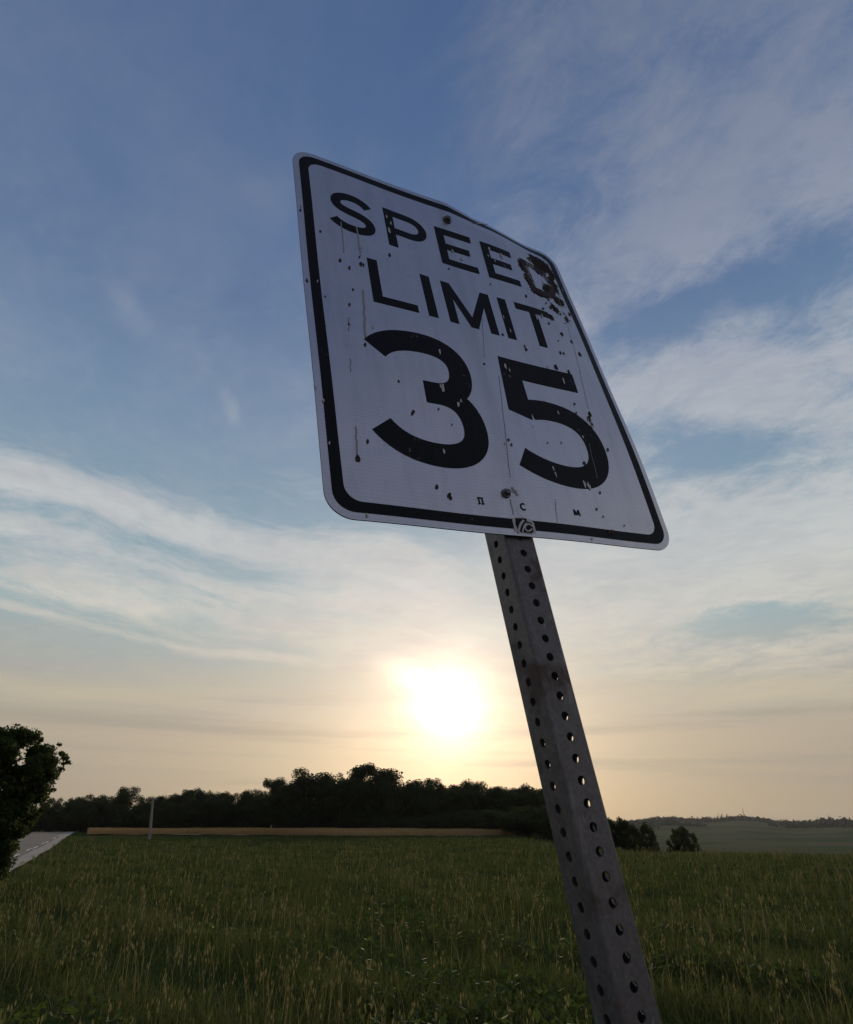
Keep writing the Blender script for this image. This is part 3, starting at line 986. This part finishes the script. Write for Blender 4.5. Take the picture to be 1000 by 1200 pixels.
def build_post():
    """two inch square steel tube, a hole every inch on all four faces"""
    half, rc, wall, hr = 1.0, 0.17, 0.085, 0.22
    y_top = 28.9
    y_bot = -_t / IN - 14.0
    k0 = math.floor(y_bot - HOLE_PHASE); k1 = math.floor(y_top - HOLE_PHASE)
    fw = half - rc                       # half width of the flat face
    n = 16
    V = []; F = []

    def P(a, y, c, face):
        # a along the face, c outwards from the tube's middle
        t = face * math.pi / 2
        lx = a * math.cos(t) + c * math.sin(t); lz = -a * math.sin(t) + c * math.cos(t)
        ct, st = math.cos(POST_YAW), math.sin(POST_YAW)
        X2 = lx * ct + lz * st + POST_SHIFT; Z2 = -lx * st + lz * ct - 1.24
        return Q0 + (AX * X2 + UP * y + NR * Z2) * IN - BASE
    bm = bmesh.new()
    sq = []
    for j in range(n):
        t = 2 * math.pi * (j + .5) / n; c_, s_ = math.cos(t), math.sin(t); m = max(abs(c_), abs(s_))
        sq.append((c_ / m, s_ / m))
    for face in range(4):
        for k in range(k0, k1 + 1):
            yc = HOLE_PHASE + k
            hole = [(hr * math.cos(2 * math.pi * (j + .5) / n), hr * math.sin(2 * math.pi * (j + .5) / n)) for j in range(n)]
            O = [bm.verts.new(P(a * fw, yc + b * .5, half, face)) for a, b in sq]
            H = [bm.verts.new(P(a, yc + b, half, face)) for a, b in hole]
            H2 = [bm.verts.new(P(a, yc + b, half - wall, face)) for a, b in hole]
            O2 = [bm.verts.new(P(a * fw, yc + b * .5, half - wall, face)) for a, b in sq]
            for A, B in ((O, H), (H, H2), (H2, O2)):
                for j in range(n):
                    bm.faces.new((A[j], A[(j + 1) % n], B[(j + 1) % n], B[j]))
            # square off the corners of the inch
            for c4 in ((1, 1), (-1, 1), (-1, -1), (1, -1)):
                idx = [j for j in range(n) if sq[j][0] * c4[0] > 0 and sq[j][1] * c4[1] > 0]
                e1 = [j for j in idx if abs(abs(sq[j][0]) - 1) < 1e-6][-1 if c4[0] * c4[1] > 0 else 0]
                e2 = [j for j in idx if abs(abs(sq[j][1]) - 1) < 1e-6][0 if c4[0] * c4[1] > 0 else -1]
                for L_, c in ((O, half), (O2, half - wall)):
                    cv = bm.verts.new(P(c4[0] * fw, yc + c4[1] * .5, c, face))
                    bm.faces.new((L_[e1], L_[e2], cv))
        # rounded corner running the whole length
        m = 6
        ya, yb = HOLE_PHASE + k0 - .5, HOLE_PHASE + k1 + .5
        for rad in (rc, rc - wall):
            prev = None
            for i in range(m + 1):
                t = math.radians(90 * i / m)
                a = fw + rad * math.sin(t); c = fw + rad * math.cos(t)
                cur = [bm.verts.new(P(a, y, c, face)) for y in np.linspace(ya, yb, 12)]
                if prev:
                    for s in range(11): bm.faces.new((prev[s], cur[s], cur[s + 1], prev[s + 1])).smooth = True
                prev = cur
    bmesh.ops.remove_doubles(bm, verts=bm.verts[:], dist=1e-6)
    bmesh.ops.recalc_face_normals(bm, faces=bm.faces[:])
    obj('post', bm, M['galv'], sign)


build_post()

# ------------------------------------------------------------------ trees


def crown_mesh(name, clumps, n, leaf, hollow=0.55, droop=0.0):
    """clumps: (x,y,z,rx,ry,rz) in unit tree space; leaves sit in the outer part of each clump"""
    cl = np.array(clumps); vol = (cl[:, 3] * cl[:, 4] + cl[:, 4] * cl[:, 5])
    idx = rng.choice(len(cl), n, p=vol / vol.sum())
    d = rng.normal(size=(n, 3)); d /= np.linalg.norm(d, axis=1)[:, None]
    rad = hollow + (1.08 - hollow) * rng.random(n) ** 0.7
    # small tufts: pull leaves towards a few twig ends
    tw = rng.normal(size=(n // 9 + 1, 3)); tw /= np.linalg.norm(tw, axis=1)[:, None]
    pick = rng.integers(0, len(tw), n)
    d = d * 0.30 + tw[pick] * 0.85; d /= np.linalg.norm(d, axis=1)[:, None]
    c = cl[idx, :3] + d * cl[idx, 3:] * rad[:, None]
    c[:, 2] -= droop * rng.random(n)
    v = leaf_quads(c, d, leaf, 0.8)
    f = np.arange(len(v)).reshape(-1, 4)
    return mesh_np(name, v, f)


def limb_mesh(name, hgt, r0, limbs, top):
    bm = bmesh.new()
    r0 = r0 * hgt
    pts = [(0, 0, -0.02 * hgt)]; rad = [r0 * 1.5]
    wob = [random.uniform(-.012, .012) for _ in range(8)]
    for i in range(1, 7):
        t = i / 6; pts.append((wob[i] * hgt * t, wob[7 - i] * hgt * t, top * hgt * t)); rad.append(r0 * (1 - .8 * t))
    add_tube(bm, pts, rad, 8)
    for (x, y, z) in limbs:
        z0 = max(0.18, min(top * .9, z - 0.6 * math.hypot(x, y)))
        mid = (x * .45, y * .45, (z0 + z) / 2 + .03)
        add_tube(bm, [(0, 0, z0 * hgt), tuple(v * hgt for v in mid), (x * hgt, y * hgt, z * hgt)], [r0 * .45, r0 * .28, r0 * .08], 6, False)
    for f in bm.faces: f.smooth = True
    me = bpy.data.meshes.new(name); bm.to_mesh(me); bm.free()
    return me


def clump_set(kind):
    R = random.uniform
    C = []
    if kind == 'round':
        for i in range(26):
            t = R(0, 6.283); z = R(0.25, 0.93); rr = 0.36 * math.sqrt(max(0, 1 - ((z - .56) / .42) ** 2)) * R(.45, 1)
            s = R(.10, .17); C.append((rr * math.cos(t), rr * math.sin(t), z, s, s, s * R(.7, .95)))
    elif kind == 'tall':
        for i in range(26):
            t = R(0, 6.283); z = R(0.18, 0.94); rr = 0.24 * math.sqrt(max(0, 1 - ((z - .52) / .46) ** 2)) * R(.3, 1)
            s = R(.09, .15); C.append((rr * math.cos(t), rr * math.sin(t), z, s, s, s * R(.8, 1.2)))
    elif kind == 'flat':
        for i in range(30):
            t = R(0, 6.283); rr = 0.42 * math.sqrt(R(0, 1)); z = 0.88 - 0.25 * (rr / .42) ** 2 - R(0, .3)
            s = R(.09, .14); C.append((rr * math.cos(t), rr * math.sin(t), z, s, s, s * .7))
    elif kind == 'lumpy':
        for cx, cz, q in ((-.2, .72, .2), (.05, .84, .17), (.24, .70, .19), (-.05, .5, .3), (.2, .45, .22), (-.25, .45, .22)):
            for i in range(7):
                t = R(0, 6.283); p = R(-1, 1); s = q * R(.45, .7)
                C.append((cx + q * .6 * math.cos(t) * math.sqrt(1 - p * p), q * 1.1 * math.sin(t), cz + q * .5 * p, s, s, s * .85))
    elif kind == 'thin':
        for i in range(16):
            t = R(0, 6.283); z = R(0.4, 0.95); rr = .2 * (1.15 - z) * 1.6 * R(.3, 1)
            s = R(.05, .09); C.append((rr * math.cos(t), rr * math.sin(t), z, s, s, s * 1.3))
    elif kind == 'bush':
        for i in range(22):
            t = R(0, 6.283); rr = .42 * math.sqrt(R(0, 1)); z = R(.12, .92) * math.sqrt(max(0.05, 1 - (rr / .5) ** 2))
            s = R(.11, .17); C.append((rr * math.cos(t), rr * math.sin(t), z, s, s, s * .85))
    top = max(c[2] + c[5] for c in C)
    return [tuple(v / top for v in c) for c in C]


VARS = {}
for kind, reps, nl, lf in (('round', 4, 11000, .0155), ('tall', 3, 9500, .0150), ('flat', 1, 15000, .0150), ('lumpy', 1, 26000, .0145), ('thin', 1, 1600, .016), ('bush', 3, 9000, .020)):
    VARS[kind] = []
    for r_ in range(reps):
        cl = clump_set(kind)
        cm = crown_mesh('crown', cl, nl, lf, 0.3)
        cm.materials.append(M['leaf_pale'] if kind == 'thin' else M['leaf_far'])
        limbs = [(c[0], c[1], c[2]) for c in random.sample(cl, min(9, len(cl)))]
        tm = limb_mesh('trunk', 1.0, .022, limbs, .78); tm.materials.append(M['bark'])
        VARS[kind].append((cm, tm))


def plant_tree(name, kind, px, top_py, dist, label, group, wide=1.0, sink=0.0, var=None, min_h=2.0):
    d = ray(px, top_py); s = dist / math.hypot(d.x, d.y)
    x, y = d.x * s, d.y * s; g = hz(x, y)
    h = max(EYE + d.z * s - g, min_h)
    cm, tm = VARS[kind][var if var is not None else random.randrange(len(VARS[kind]))]
    o = thing(name, label, 'tree', (x, y, g), group)
    o.rotation_euler.z = random.uniform(0, 6.28)
    o.scale = (h * wide, h * wide, h)
    obj('crown', cm, None, o); obj('trunk', tm, None, o)
    return o


def build_treeline():

    def where(px, what):
        w = 'between lane and leaning pole' if px < 176 else 'between leaning pole and flat-topped tree' if px < 345 else \
            'beneath the flat-topped and three-humped trees' if px < 465 else 'between three-humped tree and sign post'
        return what + ' ' + w, what + 's ' + w
    # crowns that stand out in the skyline
    sky_line = [(66, 934, 'round', 200), (92, 933, 'round', 205), (109, 930, 'round', 200), (126, 932, 'round', 205), (142, 921, 'tall', 196), (157, 921, 'round', 194),
                (195, 931, 'tall', 190), (209, 929, 'round', 188), (227, 923, 'round', 186), (240, 927, 'tall', 184), (250, 926, 'round', 182), (262, 927, 'tall', 180), (283, 926, 'round', 178),
                (300, 924, 'round', 176), (322, 910, 'round', 172), (488, 913, 'tall', 168), (508, 911, 'round', 168), (526, 920, 'round', 168), (546, 913, 'tall', 168),
                (562, 915, 'round', 168), (584, 921, 'round', 170), (604, 923, 'round', 170), (622, 918, 'round', 172), (640, 924, 'round', 174)]
    for px, py, k, dst in sky_line:
        plant_tree('tree', k, px, py, dst, *where(px, 'tall dark skyline tree'), random.uniform(0.82, 1.0) if k != 'tall' else 1.0)
    plant_tree('tree', 'flat', 361, 899, 168, 'flat-topped spreading tree standing above the wood behind the field', None, 1.05)
    plant_tree('tree', 'lumpy', 435, 894, 166, 'tallest tree of the wood with a heavy crown of three humps', None, 1.25)
    plant_tree('tree', 'thin', 402, 905, 172, 'thin pale tree between the flat-topped tree and the three-humped tree', None, 1.0)
    # the body of the wood: lower crowns closing the gaps, front row and back row
    for i, px in enumerate(np.linspace(50, 664, 60)):
        t = (px - 52) / 610
        base_top = np.interp(px, [52, 130, 200, 300, 340, 470, 560, 662], [939, 934, 933, 929, 914, 912, 921, 926])
        plant_tree('tree', 'bush' if i % 3 else 'round', px + random.uniform(-4, 4), base_top + random.uniform(-2, 8), 196 - 34 * min(1, t * 1.6) + random.uniform(-5, 9), *where(px, 'dark inner woodland tree'), 1.0)
    for i, px in enumerate(np.linspace(46, 668, 30)):
        t = (px - 46) / 622
        plant_tree('tree', 'bush', px + random.uniform(-6, 6), 948 + random.uniform(-4, 6), 190 - 32 * min(1, t * 1.6) + random.uniform(-4, 2),
                   *where(px, 'low shrubby woodland-edge tree'), 1.5)
    for i, px in enumerate(np.linspace(450, 668, 15)):
        plant_tree('tree', 'bush', px + random.uniform(-4, 4), np.interp(px, [450, 668], [956, 945]) + random.uniform(-4, 4), np.interp(px, [450, 560, 668], [150, 128, 112]) + random.uniform(-4, 4),
                   'low shrubby tree standing forward of the wood beside the post', 'shrubby trees forward of the wood', 1.7)
    # trees dropping into the valley beside the post
    for px, py, w in ((698, 957, .9), (712, 958, .8), (724, 957, .8), (738, 960.5, .75), (749, 963, .7), (758, 966.5, .65)):
        plant_tree('tree', 'bush', px, py, 96 + random.uniform(-4, 5), 'dark bushy tree on the valley slope right beside the sign post', 'trees on the valley slope beside the post', w)
    for px, py, w in ((788, 970.5, .7), (798, 967.5, .8), (807, 971, .7)):
        plant_tree('tree', 'bush', px, py, 120 + random.uniform(-4, 4), 'small dark tree standing alone in the valley below the first mast', 'clump of small trees in the valley', w, min_h=1.5)


build_treeline()


def build_near_tree():
    d = ray(8, 851); dist = 24.0; s = dist / math.hypot(d.x, d.y)
    x, y = d.x * s, d.y * s; g = hz(x, y); h = EYE + d.z * s - g
    R = random.uniform
    # half widths of the crown by height
    prof = [(0.97, .19), (0.93, .28), (0.87, .35), (0.80, .38), (.73, .39), (.66, .38), (.59, .33), (.52, .31), (.45, .31), (.37, .30), (.29, .28), (.21, .25), (.15, .22)]
    C = []
    for z, w in prof:
        for i in range(20):
            t = R(0, 6.283); rr = w * math.sqrt(R(.02, 1)) * .92
            sz = R(.040, .075); C.append((rr * math.cos(t), rr * math.sin(t), z - sz * .5, sz * 1.15, sz * 1.15, sz * .9))
    # twig ends poking out of the outline
    for i in range(150):
        t = i * 2.399; z = R(.30, .97); w = np.interp(z, [p[0] for p in prof[::-1]], [p[1] for p in prof[::-1]])
        k = w * R(.96, 1.12); s_ = R(.012, .026); C.append((k * math.cos(t), k * math.sin(t), z + R(-.01, .03), s_, s_, s_ * .8))
    C = [tuple(v * h for v in c) for c in C]
    cm = crown_mesh('crown', C, 130000, .046, 0.1)
    cm.materials.append(M['leaf_near'])
    limbs = [(c[0] / h, c[1] / h, c[2] / h) for c in random.sample(C, 26)]
    tm = limb_mesh('trunk', h, .024, limbs, .8)
    tm.materials.append(M['bark'])
    o = thing('tree', 'big bushy dark green tree standing alone by the lane', 'tree', (x, y, g))
    obj('crown', cm, None, o); obj('trunk', tm, None, o)


build_near_tree()


def build_far_woods():
    """woodland on the far hillside, one mass"""
    n = 5200
    a = np.radians(8 + 34 * rng.random(n)); r = 1250 + 1650 * rng.random(n)
    x = r * np.sin(a); y = r * np.cos(a)
    patch = np.sin(x * .008 + 1.2 * np.sin(y * .003)) + np.sin(y * .0075 + 1.7) + .6 * np.sin(x * .021 + y * .017)
    keep = (r > 2250) | (patch > 0.75)
    x, y, r = x[keep], y[keep], r[keep]; n = len(x)
    z = height(x, y); hgt = (7 + 9 * rng.random(n)) * (.75 + .5 * np.sin(x * .013) * np.sin(y * .011 + 1)) + 3; w = 6 + 6 * rng.random(n)
    m = 26
    d = rng.normal(size=(n, m, 3)); d /= np.linalg.norm(d, axis=2)[..., None]; d[..., 2] = np.abs(d[..., 2])
    c = np.stack([x, y, z], 1)[:, None, :] + d * np.stack([w, w, hgt], 1)[:, None, :] * (.6 + .4 * rng.random((n, m, 1)))
    v = leaf_quads(c.reshape(-1, 3), d.reshape(-1, 3), 3.2, .5)
    tag(obj('woodland', mesh_np('woodland', v, np.arange(len(v)).reshape(-1, 4)), M['wood_far']), 'hazy woodland covering the far hills across the valley', 'woodland', kind='stuff')


build_far_woods()

# ------------------------------------------------------------------ pole, masts, shed


def build_pole():
    b = ray(174, 990); t = ray(179.5, 934.5); dist = 95.0
    s = dist / math.hypot(t.x, t.y); top = Vector((t.x * s, t.y * s, EYE + t.z * s))
    s = dist / math.hypot(b.x, b.y); bx, by = b.x * s, b.y * s
    base = Vector((bx, by, hz(bx, by)))
    o = thing('utility_pole', 'leaning grey wooden utility pole at the edge of the wheat field', 'utility pole', base)
    ax = top - base
    bm = bmesh.new(); add_tube(bm, [ax * -.08, ax * .5, ax], [.19, .16, .12], 10); obj('pole', bm, M['pole'], o)
    bm = bmesh.new()
    side = Vector((1, 0.15, 0)).normalized()
    c = ax * .955
    add_tube(bm, [c - side * .85, c + side * .45], [.07, .07], 6); arm = obj('crossarm', bm, M['pole'], o)
    for k in (-.78, -.35, .38):
        bm = bmesh.new(); add_tube(bm, [c + side * k + Vector((0, 0, .05)), c + side * k + Vector((0, 0, .16)), c + side * k + Vector((0, 0, .25))], [.035, .06, .03], 8)
        obj('insulator', bm, M['insul'], arm)


build_pole()


def build_mast(px, top_py, dist, label):
    d = ray(px, top_py); s = dist / math.hypot(d.x, d.y)
    x, y = d.x * s, d.y * s; g = hz(x, y); h = EYE + d.z * s - g
    o = thing('radio_mast', label, 'mast', (x, y, g))
    w = 0.9
    legs = [(w * math.cos(t), w * math.sin(t)) for t in (0.5, 2.6, 4.7)]
    for lx, ly in legs:
        bm = bmesh.new(); add_tube(bm, [(lx, ly, -1), (lx * .55, ly * .55, h)], [.38, .28], 5); obj('leg', bm, M['mast'], o)
    bm = bmesh.new(); n = 14
    for i in range(n):
        for j in range(3):
            a, b = legs[j], legs[(j + 1) % 3]; k0, k1 = 1 - .45 * i / n, 1 - .45 * (i + 1) / n
            add_tube(bm, [(a[0] * k0, a[1] * k0, h * i / n), (b[0] * k1, b[1] * k1, h * (i + 1) / n)], [.09, .09], 4, False)
    obj('bracing', bm, M['mast'], o)
    bm = bmesh.new(); add_tube(bm, [(0, 0, h * .98), (0, 0, h * 1.08)], [.12, .05], 5); obj('antenna', bm, M['mast'], o)


build_mast(769, 956, 1900, 'short lattice radio mast on the hills near the dark slope trees')
build_mast(870.5, 947.5, 2300, 'taller lattice radio mast above the far wooded ridge')


def build_road():
    """the lane the sign belongs to, running away to the left of the field"""
    far = ray(104, 972.9)
    d = Vector((far.x, far.y)).normalized(); nl = Vector((-d.y, d.x))     # travel direction, left of it

    def strip(name, off0, off1, lift, n=160):
        V = []
        for i in range(n + 1):
            t = -40 + 228 * i / n
            for off in (off0, off1):
                p = d * t + nl * off; V.append((p.x, p.y, hz(p.x, p.y) + lift))
        F = [(2 * i, 2 * i + 2, 2 * i + 3, 2 * i + 1) for i in range(n)]
        return mesh_np(name, V, F)
    road = tag(obj('road', strip('road', 3.4, 9.8, .10), M['asphalt']), kind='structure')
    tag(obj('road_shoulder', strip('road_shoulder', 2.5, 3.4, .09), M['gravel']), kind='structure')
    obj('edge_line', strip('edge_line', 3.65, 3.76, .106), M['paint'], road)
    obj('centre_line', strip('centre_line', 6.5, 6.62, .106), M['centre_paint'], road)


build_road()


def build_haze():
    """evening air, thin and even, over the whole valley"""
    bm = bmesh.new(); add_box(bm, (-4400, -4400, -40), (4400, 4400, 110))
    m = bpy.data.materials.new('evening_air'); m.use_nodes = True
    nt = m.node_tree
    for n in list(nt.nodes):
        if n.type == 'BSDF_PRINCIPLED': nt.nodes.remove(n)
    v = nt.nodes.new('ShaderNodeVolumePrincipled')
    v.inputs['Color'].default_value = (0.86, 0.88, 0.92, 1); v.inputs['Density'].default_value = 4.5e-5; v.inputs['Anisotropy'].default_value = 0.3
    nt.links.new(v.outputs[0], nt.nodes['Material Output'].inputs['Volume'])
    tag(obj('haze', bm, m), 'thin evening haze over the valley', 'haze', kind='stuff')


build_haze()
